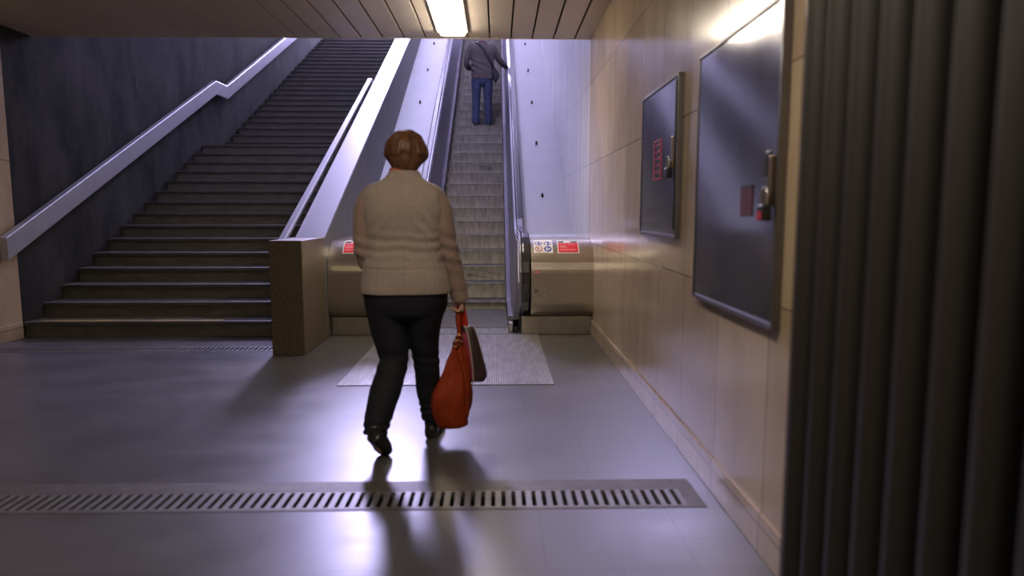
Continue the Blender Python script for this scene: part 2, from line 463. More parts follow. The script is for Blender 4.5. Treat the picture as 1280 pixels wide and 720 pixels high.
# ------------------------------------------------------------------ staircase
RISE, TREAD = 0.16, 0.325
Y1 = 7.06
st = thing('staircase', 'wide dark stone staircase rising beside the grey concrete wall', 'staircase', ((XL + PX0) / 2, Y1, 0))
SXA, SXB = XL + .005, PX0 - .002
def step_bm(y, z, depth, first=False):
    bm = bmesh.new()
    prism_x(bm, [(y + .022, z - RISE), (y + .022, z - .035), (y + depth + .03, z - .035), (y + depth + .03, z - RISE)], SXA, SXB, 0)
    prism_x(bm, [(y, z - .034), (y, z - .006), (y + .006, z), (y + depth + .03, z), (y + depth + .03, z - .034)], SXA, SXB, 1)
    return bm
n1 = 15
proto_step = None
Y2 = 12.63
for k in range(1, 40):
    if k < n1:
        y, z, d = Y1 + (k - 1) * TREAD, k * RISE, TREAD
    elif k == n1:
        y, z, d = Y1 + (n1 - 1) * TREAD, n1 * RISE, Y2 - (Y1 + (n1 - 1) * TREAD)
    else:
        y, z, d = Y2 + (k - n1 - 1) * TREAD, k * RISE, TREAD
    if proto_step is None:
        proto_step = obj('step', step_bm(y, z, d), [M['stepstone'], M['nosing']], st)
        ys, zs = y, z
        obj('warning_stripe', BX(SXA + .15, SXB - .85, y + .004, y + .14, z + .0005, z + .004), M['yellow'], proto_step)['label'] = 'worn yellow line on the lowest tread'
    elif k == n1:
        obj('landing', step_bm(y, z, d), [M['stepstone'], M['nosing']], st)
    else:
        inst(proto_step, 'step', st, (0, y - ys, z - zs))

# handrail on the concrete wall: flat metal box section, level across the landing
def rail_solid(bm, path, x0, x1, hh):
    """Box section swept along (y, z) of its top edge."""
    rings = []
    n = len(path)
    w = x1 - x0
    for i, (y, z) in enumerate(path):
        r = .006
        sec = [(x0, 0), (x0, -hh), (x1 - r, -hh), (x1, -hh + r), (x1, -r * 1.4), (x1 - r * 1.4, 0)]
        rings.append([Vector((sx, y, z + sz)) for sx, sz in sec])
    return loft(bm, rings)
hl = thing('stair_handrail', 'broad metal handrail fixed along the grey concrete wall with a kink at the landing', 'handrail', (XL, 9, 1.8))
obj('rail', rail_solid(bmesh.new(), [(6.72, 1.045), (11.98, 3.50), (12.46, 3.50), (20.2, 7.19)], XL + .075, XL + .145, .225), M['rail'], hl)
for (y, z) in ((6.85, 1.10), (8.4, 1.83), (9.9, 2.53), (11.4, 3.23), (12.9, 3.71), (14.5, 4.47), (16.2, 5.28), (18, 6.14)):
    obj('bracket', BX(XL, XL + .08, y, y + .05, z - .14, z - .10), M['dark'], hl)
hr = thing('stair_handrail', 'thin bright handrail along the stair side of the dividing wall', 'handrail', (PX0, 9, 1.8))
obj('rail', rail_solid(bmesh.new(), [(6.62, .985), (11.7, 3.50), (12.35, 3.50), (20.2, 7.25)], PX0 - .100, PX0 - .035, .06), M['cap'], hr)
for (y, z) in ((6.98, 1.09), (8.8, 1.99), (10.6, 2.88), (11.5, 3.33), (13.0, 3.75), (15.5, 4.94), (18, 6.13)):
    obj('bracket', BX(PX0 - .04, PX0 + .012, y, y + .05, z - .10, z - .06), M['dark'], hr)

# ------------------------------------------------------------------ escalator
es = thing('escalator', 'narrow steel escalator climbing beside the pale marble wall', 'escalator', (-.38, 7.4, 0))
SP = 0.36; SR = SP * TN
def nose(k):
    """(y, z) of step nosing k; k = 0 is well on the incline."""
    if k >= -1: return 9.327 + SP * k, 0.317 + SR * k - (0.004 if k == -1 else 0)
    return 9.327 + SP * k, 0.004
def esc_step_bm(y, z, h):
    bm = bmesh.new()
    pts = [(y, z - .012), (y + .008, z), (y + SP + .02, z), (y + SP + .02, z - .03)]
    for i in range(7):                       # curved riser
        t = i / 6
        pts.append((y + .03 + .055 * math.sin(t * PI / 2) * 1.0, z - .03 - (h - .03) * t) if i else (y + .012, z - .03))
    pts = [(y, z - .003), (y + .003, z), (y + SP + .05, z), (y + SP + .05, z - h)] + \
          [(y + .05 * math.sin(t * PI / 2) + .004, z - .003 - (h - .003) * t) for t in (1, .85, .7, .55, .4, .25, .1)]
    prism_x(bm, pts, SX0 + .004, SX1 - .004)
    bm.normal_update()
    for f in bm.faces:
        if all(abs(v.co.z - z) < 1e-5 for v in f.verts): f.material_index = 1
    return bm
pst = None
ks = {}
for k in range(-5, 33):
    y, z = nose(k)
    if k < -1:
        o = obj('step', prism_x(bmesh.new(), [(y, z - .03), (y, z - .002), (y + .004, z), (y + SP - .004, z), (y + SP - .004, z - .03)], SX0 + .004, SX1 - .004), M['tread_top'], es)
    elif k == -1:
        o = obj('step', esc_step_bm(y, z, z), [M['tread'], M['tread_top']], es)
    elif pst is None:
        pst = obj('step', esc_step_bm(y, z, SR), [M['tread'], M['tread_top']], es); py, pz = y, z; o = pst
    else:
        o = inst(pst, 'step', es, (0, y - py, z - pz))
    ks[k] = o
# scratched lettering on two risers
y, z = nose(9)
tb = text_bm('TRIK', .12, .001)
bmesh.ops.rotate(tb, verts=tb.verts, cent=(0, 0, 0), matrix=Matrix.Rotation(PI / 2, 3, 'X'))
bmesh.ops.translate(tb, verts=tb.verts, vec=(-.31, y + .008, z - .145))
go = obj('graffiti', tb, M['scratch'], es); go['label'] = 'dark scratched letters on a riser'
y, z = nose(1)
b = bmesh.new()
for pts in ([(-.42, -.05), (-.28, -.05), (-.28, -.12), (-.43, -.12), (-.42, -.05)], [(-.43, -.13), (-.30, -.145), (-.14, -.17)],
            [(-.18, -.06), (-.12, -.09), (-.02, -.11), (.04, -.115)], [(-.12, -.09), (-.11, -.12)]):
    for (xa, za), (xb, zb) in zip(pts, pts[1:]):
        tube(b, [(xa, y + .012 + abs(za) * .14, z + za, .0035), (xb, y + .012 + abs(zb) * .14, z + zb, .0035)], n=6, sub=0)
go = obj('graffiti', b, M['scratch'], es); go['label'] = 'dark scribble on a lower riser'

def handrail_path(dz=0.0, rr=0.45):
    """(y, z) centre line: bottom of the newel, half circle, level run, bend, incline."""
    P = []
    cy, cz = 7.43, .60
    for i in range(15):
        t = R(-100 - 170 * i / 14) if False else R(-80 - (i / 14) * 190)
        P.append((cy + rr * math.cos(t) * 0.93, cz + rr * math.sin(t)))
    P = [p for p in P if p[1] < cz + rr + 1]
    zt = cz + rr
    P.append((7.9, zt))
    bend = [(8.55, zt), (8.8, zt + .03), (9.05, zt + .125)]
    P += bend
    y = 9.05; z = zt + .125
    P.append((20.3, z + (20.3 - y) * TN))
    return [(y, z + dz) for y, z in P]

def sweep_rect(bm, path, x0, x1, h, rnd=.014):
    rings = []
    for i, (y, z) in enumerate(path):
        a = Vector(path[max(i - 1, 0)]); c = Vector(path[min(i + 1, len(path) - 1)])
        d = (c - a).normalized(); nrm = Vector((-d.y, d.x))
        sec = [(x0 + rnd, -h / 2), (x0, -h / 2 + rnd), (x0, h / 2 - rnd), (x0 + rnd, h / 2), (x1 - rnd, h / 2), (x1, h / 2 - rnd), (x1, -h / 2 + rnd), (x1 - rnd, -h / 2)]
        rings.append([Vector((sx, y + nrm.x * s, z + nrm.y * s)) for sx, s in sec])
    return loft(bm, rings)

hp = handrail_path()
def barrel_profile(n=14):
    P = [(9.0, 1.0), (7.34, 1.0)]
    for i in range(1, n + 1):
        t = R(90 + 90 * i / n)
        P.append((7.34 + .34 * math.cos(t), .66 + .34 * math.sin(t)))
    for i in range(0, n + 1):
        t = R(180 + 90 * i / n)
        P.append((7.18 + .18 * math.cos(t), .37 + .18 * math.sin(t)))
    P.append((7.6, .19))
    return P
BP = barrel_profile()
arc = [0]
for a, c in zip(BP, BP[1:]): arc.append(arc[-1] + math.dist(a, c))
S0 = arc[1]                                  # arc length where the curve starts
def on_barrel(x, s, off):
    """Point at lateral x and arc length s below the start of the curve, lifted off the sheet."""
    s = s + S0
    for i in range(len(BP) - 1):
        if arc[i + 1] >= s or i == len(BP) - 2:
            t = (s - arc[i]) / (arc[i + 1] - arc[i])
            a, c = Vector(BP[i]), Vector(BP[i + 1])
            q = a.lerp(c, t); d = (c - a).normalized()
            n = Vector((d.y, -d.x)) if True else None
            if n.x > 0 and n.y < 0: n = -n
            n = Vector((d.y * 1.0, -d.x * 1.0))
            # outward: away from the inside point (7.5, .6)
            if n.dot(q - Vector((7.6, .6))) < 0: n = -n
            q = q + n * off
            return Vector((x, q.x, q.y))
def sheet(bm, x0, x1, s0, s1, off, th=.0015, n=8, mi=0):
    top = []; bot = []
    for i in range(n + 1):
        s = s0 + (s1 - s0) * i / n
        top.append((bm.verts.new(on_barrel(x0, s, off + th)), bm.verts.new(on_barrel(x1, s, off + th))))
        bot.append((bm.verts.new(on_barrel(x0, s, off)), bm.verts.new(on_barrel(x1, s, off))))
    fs = []
    for i in range(n):
        fs.append(bm.faces.new((top[i][0], top[i][1], top[i + 1][1], top[i + 1][0])))
        fs.append(bm.faces.new((bot[i][0], bot[i + 1][0], bot[i + 1][1], bot[i][1])))
        fs.append(bm.faces.new((top[i][0], top[i + 1][0], bot[i + 1][0], bot[i][0])))
        fs.append(bm.faces.new((top[i][1], bot[i][1], bot[i + 1][1], top[i + 1][1])))
    fs.append(bm.faces.new((top[0][0], bot[0][0], bot[0][1], top[0][1])))
    fs.append(bm.faces.new((top[-1][0], top[-1][1], bot[-1][1], bot[-1][0])))
    for f in fs: f.material_index = mi
def disc(bm, cx, cs, r, off, r0=0.0, n=20, mi=0, a0=0, a1=2 * PI):
    outer, inner = [], []
    for i in range(n + 1):
        t = a0 + (a1 - a0) * i / n
        outer.append(bm.verts.new(on_barrel(cx + r * math.cos(t), cs + r * math.sin(t), off)))
        inner.append(bm.verts.new(on_barrel(cx + r0 * math.cos(t), cs + r0 * math.sin(t), off)))
    for i in range(n):
        f = bm.faces.new((outer[i], outer[i + 1], inner[i + 1], inner[i])); f.material_index = mi

def stroke(bm, xa, sa, xb, sb, w, off, mi=0):
    d = Vector((xb - xa, sb - sa)); d.normalize(); nrm = Vector((-d.y, d.x)) * w / 2
    q = [(xa + nrm.x, sa + nrm.y), (xb + nrm.x, sb + nrm.y), (xb - nrm.x, sb - nrm.y), (xa - nrm.x, sa - nrm.y)]
    f = bm.faces.new([bm.verts.new(on_barrel(px, ps, off)) for px, ps in q]); f.material_index = mi

def esc_side(sgn):
    """One balustrade with its handrail, deck and end housing; sgn +1 is the wall side."""
    cx = -.38
    X = lambda d: cx + sgn * d
    ordr = lambda a, c: (min(X(a), X(c)), max(X(a), X(c)))
    # skirt, bottom strip beside the steps
    pts = [(7.35, -.02), (7.35, .16), (8.6, .16), (9.0, .25)]
    yq = 20.3
    pts += [(yq, .25 + (yq - 9.0) * TN), (yq, -.15 + (yq - 9.0) * TN), (8.9, -.1)]
    a, c = ordr(.503, .553)
    obj('skirt', prism_x(bmesh.new(), pts, a, c), M['skirt'], es)
    # balustrade panel with a rounded nose inside the handrail
    hp2 = handrail_path(0, .43)
    out = [p for p in hp2]
    out = out + [(20.3, (20.3 - 9.0) * TN - .1), (9.0, -.05), (7.5, 0.02)]
    a, c = ordr(.615, .66)
    pn = obj('balustrade_panel', prism_x(bmesh.new(), out, a, c), M['inner'], es, bevel=.006)
    # slanted inner panel between skirt and handrail
    lo = [(7.30, .13), (7.5, .15), (8.6, .15), (9.0, .24), (20.3, .24 + 11.3 * TN)]
    hi = [(7.17, .55), (7.45, .97), (8.45, .985), (9.0, 1.09), (20.3, 1.09 + 11.3 * TN)]
    b = bmesh.new()
    loft(b, [[Vector((X(.553), *q)), Vector((X(.608), *h)), Vector((X(.616), *h)), Vector((X(.616), *q))] for q, h in zip(lo, hi)])
    obj('inner_panel', b, M['inner'], es)
    # handrail
    a, c = ordr(.637, .727)
    obj('handrail', sweep_rect(bmesh.new(), hp, a, c, .06), M['rubber'], es, smooth=False, bevel=.004)
    # bright guide edge under the handrail lip
    a, c = ordr(.618, .632)
    obj('handrail_guide', sweep_rect(bmesh.new(), handrail_path(-.0, .455)[8:], a, c, .03, .004), M['steel'], es)
    # deck
    outer = 1.385 if sgn > 0 else 1.36
    a, c = ordr(.738, outer)
    dk = [(8.98, 1.0)]
    dz = lambda y: 1.0 + (y - 8.97) * TN
    bm = prism_x(bmesh.new(), [(8.0, .995), (8.0, 1.001), (8.97, 1.001), (20.3, dz(20.3)), (20.3, dz(20.3) - .05), (8.98, .95), (8.0, .95)], a, c)
    dko = obj('deck', bm, M['deck'], es)
    for j in range(8):
        ky = 9.85 + 1.541 * j
        if ky > 20: break
        bm = bmesh.new()
        z = dz(ky)
        tube(bm, [(X(1.035), ky, z - .005, .02), (X(1.035), ky - .008, z + .02, .017), (X(1.035), ky - .016, z + .042, .012)], n=10, sub=0)
        obj('stud', bm, M['iron'], dko, smooth=True)
    # curved end housing
    a, c = ordr(.735, outer)
    hs = obj('end_housing', prism_x(bmesh.new(), BP + [(8.0, .19), (9.0, .6)], a, c), M['barrel'], es)
    kx = ordr(.64, outer)
    obj('kick_base', BX(kx[0], kx[1], 7.12, 7.9, 0, .19), M['kick'], es, bevel=.004)
    obj('handrail_inlet', BX(*ordr(.635, .73), 7.33, 7.5, .06, .17), M['dark'], es)
    bm = BX(*ordr(.56, .61), 7.2, 7.36, .0, .05)
    obj('skirt_end', bm, M['dark'], es)
    obj('skirt_tip', BX(*ordr(.505, .555), 7.25, 7.36, .0, .11), M['steel'], es, bevel=.01)
    return hs
hsR = esc_side(1)
hsL = esc_side(-1)
obj('floor_plate', BX(-1.2, .43, 5.0, 7.10, 0.0, .006), M['plate'], es)
obj('comb_plate', BX(SX0 - .0, SX1 + .0, 7.10, 7.44, 0.0, .012), M['plate'], es)
obj('truss_cover', prism_x(bmesh.new(), [(8.2, -.2), (9.3, -.15), (20.3, 6.2), (20.3, 5.6), (9.3, -.4)], SX0 - .05, SX1 + .05), M['dark'], es)

# stickers on the wall-side housing: four pictograms, then a red notice with a dark heading
def picto_sticker(x0, parent):
    b = bmesh.new()
    w = .20; s0, s1 = .07, .31
    sheet(b, x0, x0 + w, s0, s1, .001, mi=0)
    o1 = .0035
    r = .040
    for cxx, css, kind in ((x0 + .052, s0 + .095, 'b'), (x0 + .148, s0 + .095, 'b'), (x0 + .052, s0 + .188, 'r'), (x0 + .148, s0 + .188, 'B')):
        if kind == 'b':
            disc(b, cxx, css, r, o1, .031, mi=1)
            stroke(b, cxx + .004, css - .024, cxx + .010, css + .030, .018, o1, 1)
            stroke(b, cxx - .012, css - .006, cxx + .012, css - .010, .010, o1, 1)
        elif kind == 'r':
            disc(b, cxx, css, r, o1, .031, mi=2)
            stroke(b, cxx - .026, css - .026, cxx + .026, css + .026, .008, o1 + .0005, 2)
            stroke(b, cxx - .008, css - .02, cxx - .012, css + .02, .008, o1, 3)
        else:
            disc(b, cxx, css, r, o1, 0, mi=1)
            stroke(b, cxx - .012, css - .02, cxx - .014, css + .024, .013, o1 + .001, 0)
            stroke(b, cxx - .006, css + .012, cxx + .026, css - .006, .009, o1 + .001, 0)
            stroke(b, cxx + .006, css - .014, cxx + .005, css + .022, .006, o1 + .001, 0)
    return obj('pictogram_sticker', b, [M['white'], M['blue'], M['redfaint'], M['darkprint']], parent)
def red_sticker(x0, parent):
    b = bmesh.new()
    w = .225; s0, s1 = .085, .315
    sheet(b, x0, x0 + w, s0, s1, .001, mi=0)
    sheet(b, x0 + .010, x0 + w - .010, s0 + .075, s1 - .010, .0028, th=.0008, mi=1)
    sheet(b, x0 + .012, x0 + .070, s0 + .035, s0 + .068, .0028, th=.0008, mi=2, n=3)
    sheet(b, x0 + .145, x0 + w - .014, s0 + .035, s0 + .068, .0028, th=.0008, mi=2, n=3)
    for (xa, xb, ss) in ((.025, .085, .09), (.11, .18, .105), (.025, .095, .13), (.025, .10, .15), (.025, .185, .185)):
        stroke(b, x0 + xa, s0 + ss, x0 + xb, s0 + ss, .012, .0048, 3)
    return obj('notice_sticker', b, [M['white'], M['red'], M['darkprint'], M['pinkish']], parent)
picto_sticker(.385, hsR)
red_sticker(.635, hsR)
red_sticker(-1.60, hsL)
b = bmesh.new()
sheet(b, -1.70, -1.20, .455, .51, .001)
o = obj('name_strip', b, mat('strip_pale', (0.62, 0.56, 0.38), 0.4, 0.4), hsL)
b = bmesh.new()
sheet(b, .392, .432, .50, .535, .001, mi=0)
obj('small_label', b, M['pinkish'], hsR)
b = bmesh.new()
for xx in (.395, .415):
    sheet(b, xx, xx + .009, .70, .735, .001, mi=0)
obj('key_switch', b, M['dark'], hsR)
for (xa, xb, s0) in ((.445, .51, .685), (.475, .51, .755)):
    b = bmesh.new(); sheet(b, xa, xb, s0, s0 + .014, .001); obj('engraved_label', b, M['steel'], hsR)

# ------------------------------------------------------------------ floor gratings
def grating(name, label, x0, x1, y0, y1, fr, pitch, slot, loc, gm):
    t = thing(name, label, 'floor grating', loc)
    b = bmesh.new()
    box(b, x0, x1, y0, y0 + fr[0], -.05, .002); box(b, x0, x1, y1 - fr[1], y1, -.05, .002)
    box(b, x1 - fr[2], x1, y0 + fr[0], y1 - fr[1], -.05, .002); box(b, x0, x0 + fr[2], y0 + fr[0], y1 - fr[1], -.05, .002)
    obj('frame', b, M['gframe'], t)
    b = bmesh.new()
    ya, yb = y0 + fr[0], y1 - fr[1]
    xe = x1 - fr[2]
    box(b, x0 + fr[2], xe, ya, ya + .012, -.025, .001); box(b, x0 + fr[2], xe, yb - .012, yb, -.025, .001)
    x = xe
    while x > x0 + fr[2]:
        box(b, max(x - (pitch - slot), x0 + fr[2]), x, ya + .012, yb - .012, -.025, .001)
        x -= pitch
    obj('grating', b, gm, t)
    b = bmesh.new()
    box(b, x0, x1, y0, y1, -.30, -.20)
    obj('channel', b, M['void'], t)
    return t
grating('drain_grating', 'long slotted metal drain grating across the floor in the foreground', -4.86, .925, 2.855, 3.175, (.022, .115, .075), .0463, .020, (-1.9, 3.0, 0), M['grate'])
grating('drain_grating', 'narrow dark drain grating across the foot of the stone stairs', -4.86, PX0 + .04, 6.30, 6.52, (.03, .03, .03), .046, .022, (-3.4, 6.4, 0), M['gframe'])

# ------------------------------------------------------------------ wall cabinets
XF = .975
def cabinet(label, y0, y1, z0, z1, loc):
    t = thing('metal_cabinet', label, 'wall cabinet', loc)
    f = .017
    b = bmesh.new()
    for a in ((y0, y1, z1 - f, z1), (y0, y1, z0, z0 + f), (y0, y0 + f, z0 + f, z1 - f), (y1 - f, y1, z0 + f, z1 - f)):
        box(b, XF - .004, XR, a[0], a[1], a[2], a[3])
    obj('frame', b, M['cabframe'], t, bevel=.003)
    d = obj('door', BX(XF + .001, XF + .02, y0 + f + .003, y1 - f - .003, z0 + f + .003, z1 - f - .003), M['cabinet'], t, bevel=.003)
    return t, d
c1, d1 = cabinet('small grey metal wall cabinet with red outlined stripe, farther from camera', 3.715, 4.63, 1.15, 2.04, (XF, 4.17, 1.15))
b = bmesh.new()
for (ya, yb, za, zb) in ((4.265, 4.245, 1.49, 1.73), (4.085, 4.065, 1.49, 1.73)):
    box(b, XF - .002, XF + .001, yb, ya, za, zb)
for zz in (1.49, 1.72):
    box(b, XF - .002, XF + .001, 4.085, 4.245, zz, zz + .008)
for zz in (1.53, 1.57, 1.61, 1.65, 1.69):
    box(b, XF - .0015, XF + .001, 4.11, 4.15, zz, zz + .018); box(b, XF - .0015, XF + .001, 4.185, 4.215, zz, zz + .012)
obj('warning_text', b, M['redfaint'], d1)['label'] = 'red vertical outline and lettering'
obj('hinge_strip', BX(XF - .012, XF + .001, 3.72, 3.735, 1.2, 2.0), M['dark'], c1)
def hasp(parent, y, z):
    b = BX(XF - .012, XF + .002, y - .012, y + .03, z - .02, z + .16)
    box(b, XF - .03, XF - .010, y - .004, y + .006, z - .01, z + .02)
    obj('hasp', b, M['brass'], parent, bevel=.003)
def padlock(label, y, z, red=False):
    t = thing('padlock', label, 'padlock', (XF - .03, y, z))
    b = bmesh.new()
    box(b, XF - .046, XF - .014, y - .036, y + .036, z - .065, z - .005)
    bd = obj('body', b, M['iron'], t, bevel=.008)
    b = bmesh.new()
    pts = []
    for i in range(9):
        a = PI * i / 8
        pts.append((XF - .03, y + .022 * math.cos(a), z + .03 + .022 * math.sin(a), .006))
    tube(b, [(XF - .03, y + .022, z - .01, .006)] + pts + [(XF - .03, y - .022, z - .01, .006)], n=8, sub=1)
    obj('shackle', b, M['steel'], t, smooth=True)
    if red:
        obj('seal', BX(XF - .049, XF - .045, y - .018, y + .018, z - .06, z - .03), M['redfaint'], bd)
hasp(c1, 3.775, 1.55)
padlock('dark padlock hanging on the small farther wall cabinet', 3.78, 1.545)
c2, d2 = cabinet('large dark metal wall cabinet nearest the ribbed panel', 2.36, 3.345, .88, 2.035, (XF, 2.85, .88))
b = BX(XF - .003, XF + .001, 2.595, 2.715, 1.285, 1.385)
st2 = obj('sticker', b, M['dullred'], d2); st2['label'] = 'faded dark red square sticker'
b = bmesh.new()
box(b, XF - .004, XF + .001, 2.595, 2.715, 1.385, 1.40); box(b, XF - .004, XF + .001, 2.595, 2.715, 1.28, 1.287)
for zz in (1.31, 1.335, 1.36): box(b, XF - .0035, XF + .001, 2.615, 2.695, zz, zz + .006)
obj('sticker_print', b, M['darkprint'], st2)
b = BX(XF - .006, XF + .002, 2.43, 2.475, 1.415, 1.515)
hd = obj('latch_plate', b, M['cabframe'], d2, bevel=.003)
b = bmesh.new(); box(b, XF - .012, XF - .005, 2.438, 2.468, 1.425, 1.50)
obj('latch_slot', b, M['dark'], hd)
hasp(c2, 2.40, 1.335)
padlock('dark padlock with red mark hanging on the large wall cabinet', 2.40, 1.33, True)

# ------------------------------------------------------------------ corrugated metal cladding close to the camera
cp = thing('corrugated_panel', 'dark ribbed metal cladding standing out from the marble wall at the right edge', 'panel', (.9, 1.1, 0))
b = bmesh.new()
front = []
ny = 420
y0, y1 = .25, 1.80
for i in range(ny + 1):
    y = y1 - (y1 - y0) * i / ny
    ph = (y - 1.722) / .1135
    u = abs((ph + .5) % 1.0 - .5) / .36                 # rounded ribs with narrow deep grooves between them
    front.append((.835 - (.055 * math.sqrt(max(0, 1 - u * u)) + .012 if u < 1 else 0), y))
poly = [(XR - .002, y1)] + front + [(XR - .002, y0)]
a0 = [b.verts.new((x, y, 0.0)) for x, y in poly]; a1 = [b.verts.new((x, y, ZC - .002)) for x, y in poly]
for i in range(len(poly)):
    j = (i + 1) % len(poly)
    b.faces.new((a0[i], a0[j], a1[j], a1[i]))
b.faces.new(a0); b.faces.new(a1[::-1])
obj('ribbed_sheet', b, M['corr'], cp)

# ------------------------------------------------------------------ lamps
def ceiling_lamp(label, x, y0, y1, group=None):
    t = thing('ceiling_lamp', label, 'ceiling lamp', (x, (y0 + y1) / 2, ZC), group)
    w = .155
    b = bmesh.new()
    for a in ((x - w, x - w + .022, y0, y1), (x + w - .022, x + w, y0, y1), (x - w, x + w, y0, y0 + .04), (x - w, x + w, y1 - .04, y1)):
        box(b, a[0], a[1], a[2], a[3], ZC - .024, ZC + .03)
    obj('rim', b, M['lamprim'], t)
    b = bmesh.new()
    rings = []
    for (ins, z) in ((.026, ZC + .02), (.026, ZC - .030), (.036, ZC - .052), (.06, ZC - .06)):
        rings.append([Vector(v) for v in ((x - w + ins, y0 + ins, z), (x + w - ins, y0 + ins, z), (x + w - ins, y1 - ins, z), (x - w + ins, y1 - ins, z))])
    loft(b, rings)
    obj('diffuser', b, M['lamp'], t)
    return t
ceiling_lamp('glowing rectangular ceiling lamp set in the slatted ceiling above the escalator entrance', -.445, 5.9, 7.22)
ceiling_lamp('glowing rectangular ceiling lamp nearer the camera, out of frame', -.445, 0.6, 2.0)
ceiling_lamp('glowing rectangular ceiling lamp behind the camera, out of frame', -.445, -4.5, -3.1)

def shaft_lamp(label, x, y, w, l):
    z = shaft_z(y)
    t = thing('shaft_lamp', label, 'ceiling lamp', (x, y, z), 'cool lamps along the sloping shaft ceiling')
    s = .56
    b = prism_x(bmesh.new(), [(y - l / 2, z - l / 2 * s - .02), (y + l / 2, z + l / 2 * s - .02), (y + l / 2, z + l / 2 * s + .0), (y - l / 2, z - l / 2 * s + .0)], x - w / 2 - .03, x + w / 2 + .03)
    obj('housing', b, M['housing'], t)
    b = prism_x(bmesh.new(), [(y - l / 2 + .03, z - (l / 2 - .03) * s - .06), (y + l / 2 - .03, z + (l / 2 - .03) * s - .06), (y + l / 2 - .03, z + (l / 2 - .03) * s - .021), (y - l / 2 + .03, z - (l / 2 - .03) * s - .021)], x - w / 2, x + w / 2)
    obj('diffuser', b, M['shaftlamp'], t)
for y in (8.6, 11.7, 14.8, 17.9):
    shaft_lamp('cool violet lamp on the sloping ceiling above the escalator', -1.6, y, .30, 1.6)

# daylight at the head of the shaft
def area(name, loc, rot, sx, sy, power, col):
    li = bpy.data.lights.new(name, 'AREA'); li.shape = 'RECTANGLE'; li.size = sx; li.size_y = sy
    li.energy = power; li.color = col
    o = bpy.data.objects.new(name, li); C.objects.link(o); o.location = loc; o.rotation_euler = rot
    return o
dl = area('upper_hall_daylight', (-3.9, 23.5, 9.6), (0, 0, 0), 2.0, 3.4, 2800, (.61, .555, 1.0))
dl.rotation_euler = (Vector((.2, 7.5, 1.5)) - dl.location).to_track_quat('-Z', 'Y').to_euler()

# ------------------------------------------------------------------ people
#PEOPLE-BEGIN
def at(bm, base, s=1.0):
    for v in bm.verts:
        v.co = v.co * s + Vector(base)
    return bm

def hand(bm, wrist, down, palm, fwd, curl=1.0, s=1.0):
    """Palm, four unequal fingers and a thumb. down: along the hand; palm: palm normal; fwd: towards the thumb side."""
    W_, d, p_, f = Vector(wrist), Vector(down).normalized(), Vector(palm).normalized(), Vector(fwd).normalized()
    tube(bm, [(*(W_ - d * .03 * s), .027 * s, .021 * s), (*(W_ + d * .02 * s), .034 * s, .017 * s), (*(W_ + d * .075 * s), .040 * s, .016 * s), (*(W_ + d * .092 * s), .037 * s, .012 * s)],
         n=14, hint=p_, sub=3)
    for i, (ln, off) in enumerate(((.070, .034), (.078, .0115), (.072, -.0115), (.056, -.033))):
        a = W_ + d * (.082 - .004 * abs(i - 1)) * s + f * off * s
        q = [a]
        ang = 0
        for seg, (fr, ca) in enumerate(((.46, .75), (.30, .95), (.24, .8))):
            ang += ca * curl
            dirn = d * math.cos(ang) + p_ * math.sin(ang)
            q.append(q[-1] + dirn * ln * fr * s)
        rr = (.0086, .0080, .0074, .0064)
        tube(bm, [(*c, r * s) for c, r in zip(q, rr)], n=10, hint=f, sub=3)
    a = W_ + d * .028 * s + f * .026 * s + p_ * .006 * s
    q = [a, a + (f * .75 + d * .6 + p_ * .25).normalized() * .034 * s]
    q.append(q[-1] + (f * .25 + d * .85 + p_ * .5 * curl).normalized() * .030 * s)
    q.append(q[-1] + (d * .75 + p_ * .8 * curl - f * .1).normalized() * .024 * s)
    tube(bm, [(*c, r * s) for c, r in zip(q, (.0135, .0115, .0100, .0080))], n=10, hint=p_, sub=3)

def head(bm, c, s=1.0):
    """Skull, jaw, nose, brow, ears and neck stub around head centre c (level of the eyes)."""
    c = Vector(c)
    rows = ((-.118, .026, .030, .060), (-.105, .043, .052, .048), (-.075, .056, .074, .030), (-.035, .066, .088, .016), (0, .071, .094, .008),
            (.04, .075, .098, .002), (.07, .071, .092, -.004), (.095, .054, .072, -.006), (.110, .03, .04, -.006), (.115, .010, .014, -.006))
    loft(bm, [ering(c + Vector((0, yc * s, z * s)), rx * s, ry * s, 24, 2.15) for z, rx, ry, yc in rows])
    tube(bm, [(*(c + Vector((0, .100, .004)) * s), .008 * s), (*(c + Vector((0, .112, -.02)) * s), .010 * s), (*(c + Vector((0, .121, -.038)) * s), .014 * s), (*(c + Vector((0, .104, -.048)) * s), .012 * s)], n=10, hint=(1, 0, 0), sub=2)
    for sx in (-1, 1):
        ball(bm, c + Vector((sx * .074, -.004, -.012)) * s, .010 * s, .019 * s, .032 * s, 10)
        ball(bm, c + Vector((sx * .030, .093, .018)) * s, .020 * s, .010 * s, .007 * s, 8)
    ball(bm, c + Vector((0, .094, -.070)) * s, .022 * s, .012 * s, .010 * s, 8)

def face_parts(c, parent, s=1.0):
    c = Vector(c)
    for sx in (-1, 1):
        b = ball(bmesh.new(), c + Vector((sx * .031, .092, .002)) * s, .012 * s, .010 * s, .008 * s, 8)
        obj('eye', b, M['eye'], parent, smooth=True)
    b = ball(bmesh.new(), c + Vector((0, .101, -.069)) * s, .024 * s, .008 * s, .008 * s, 10)
    obj('mouth', b, M['lips'], parent, smooth=True)

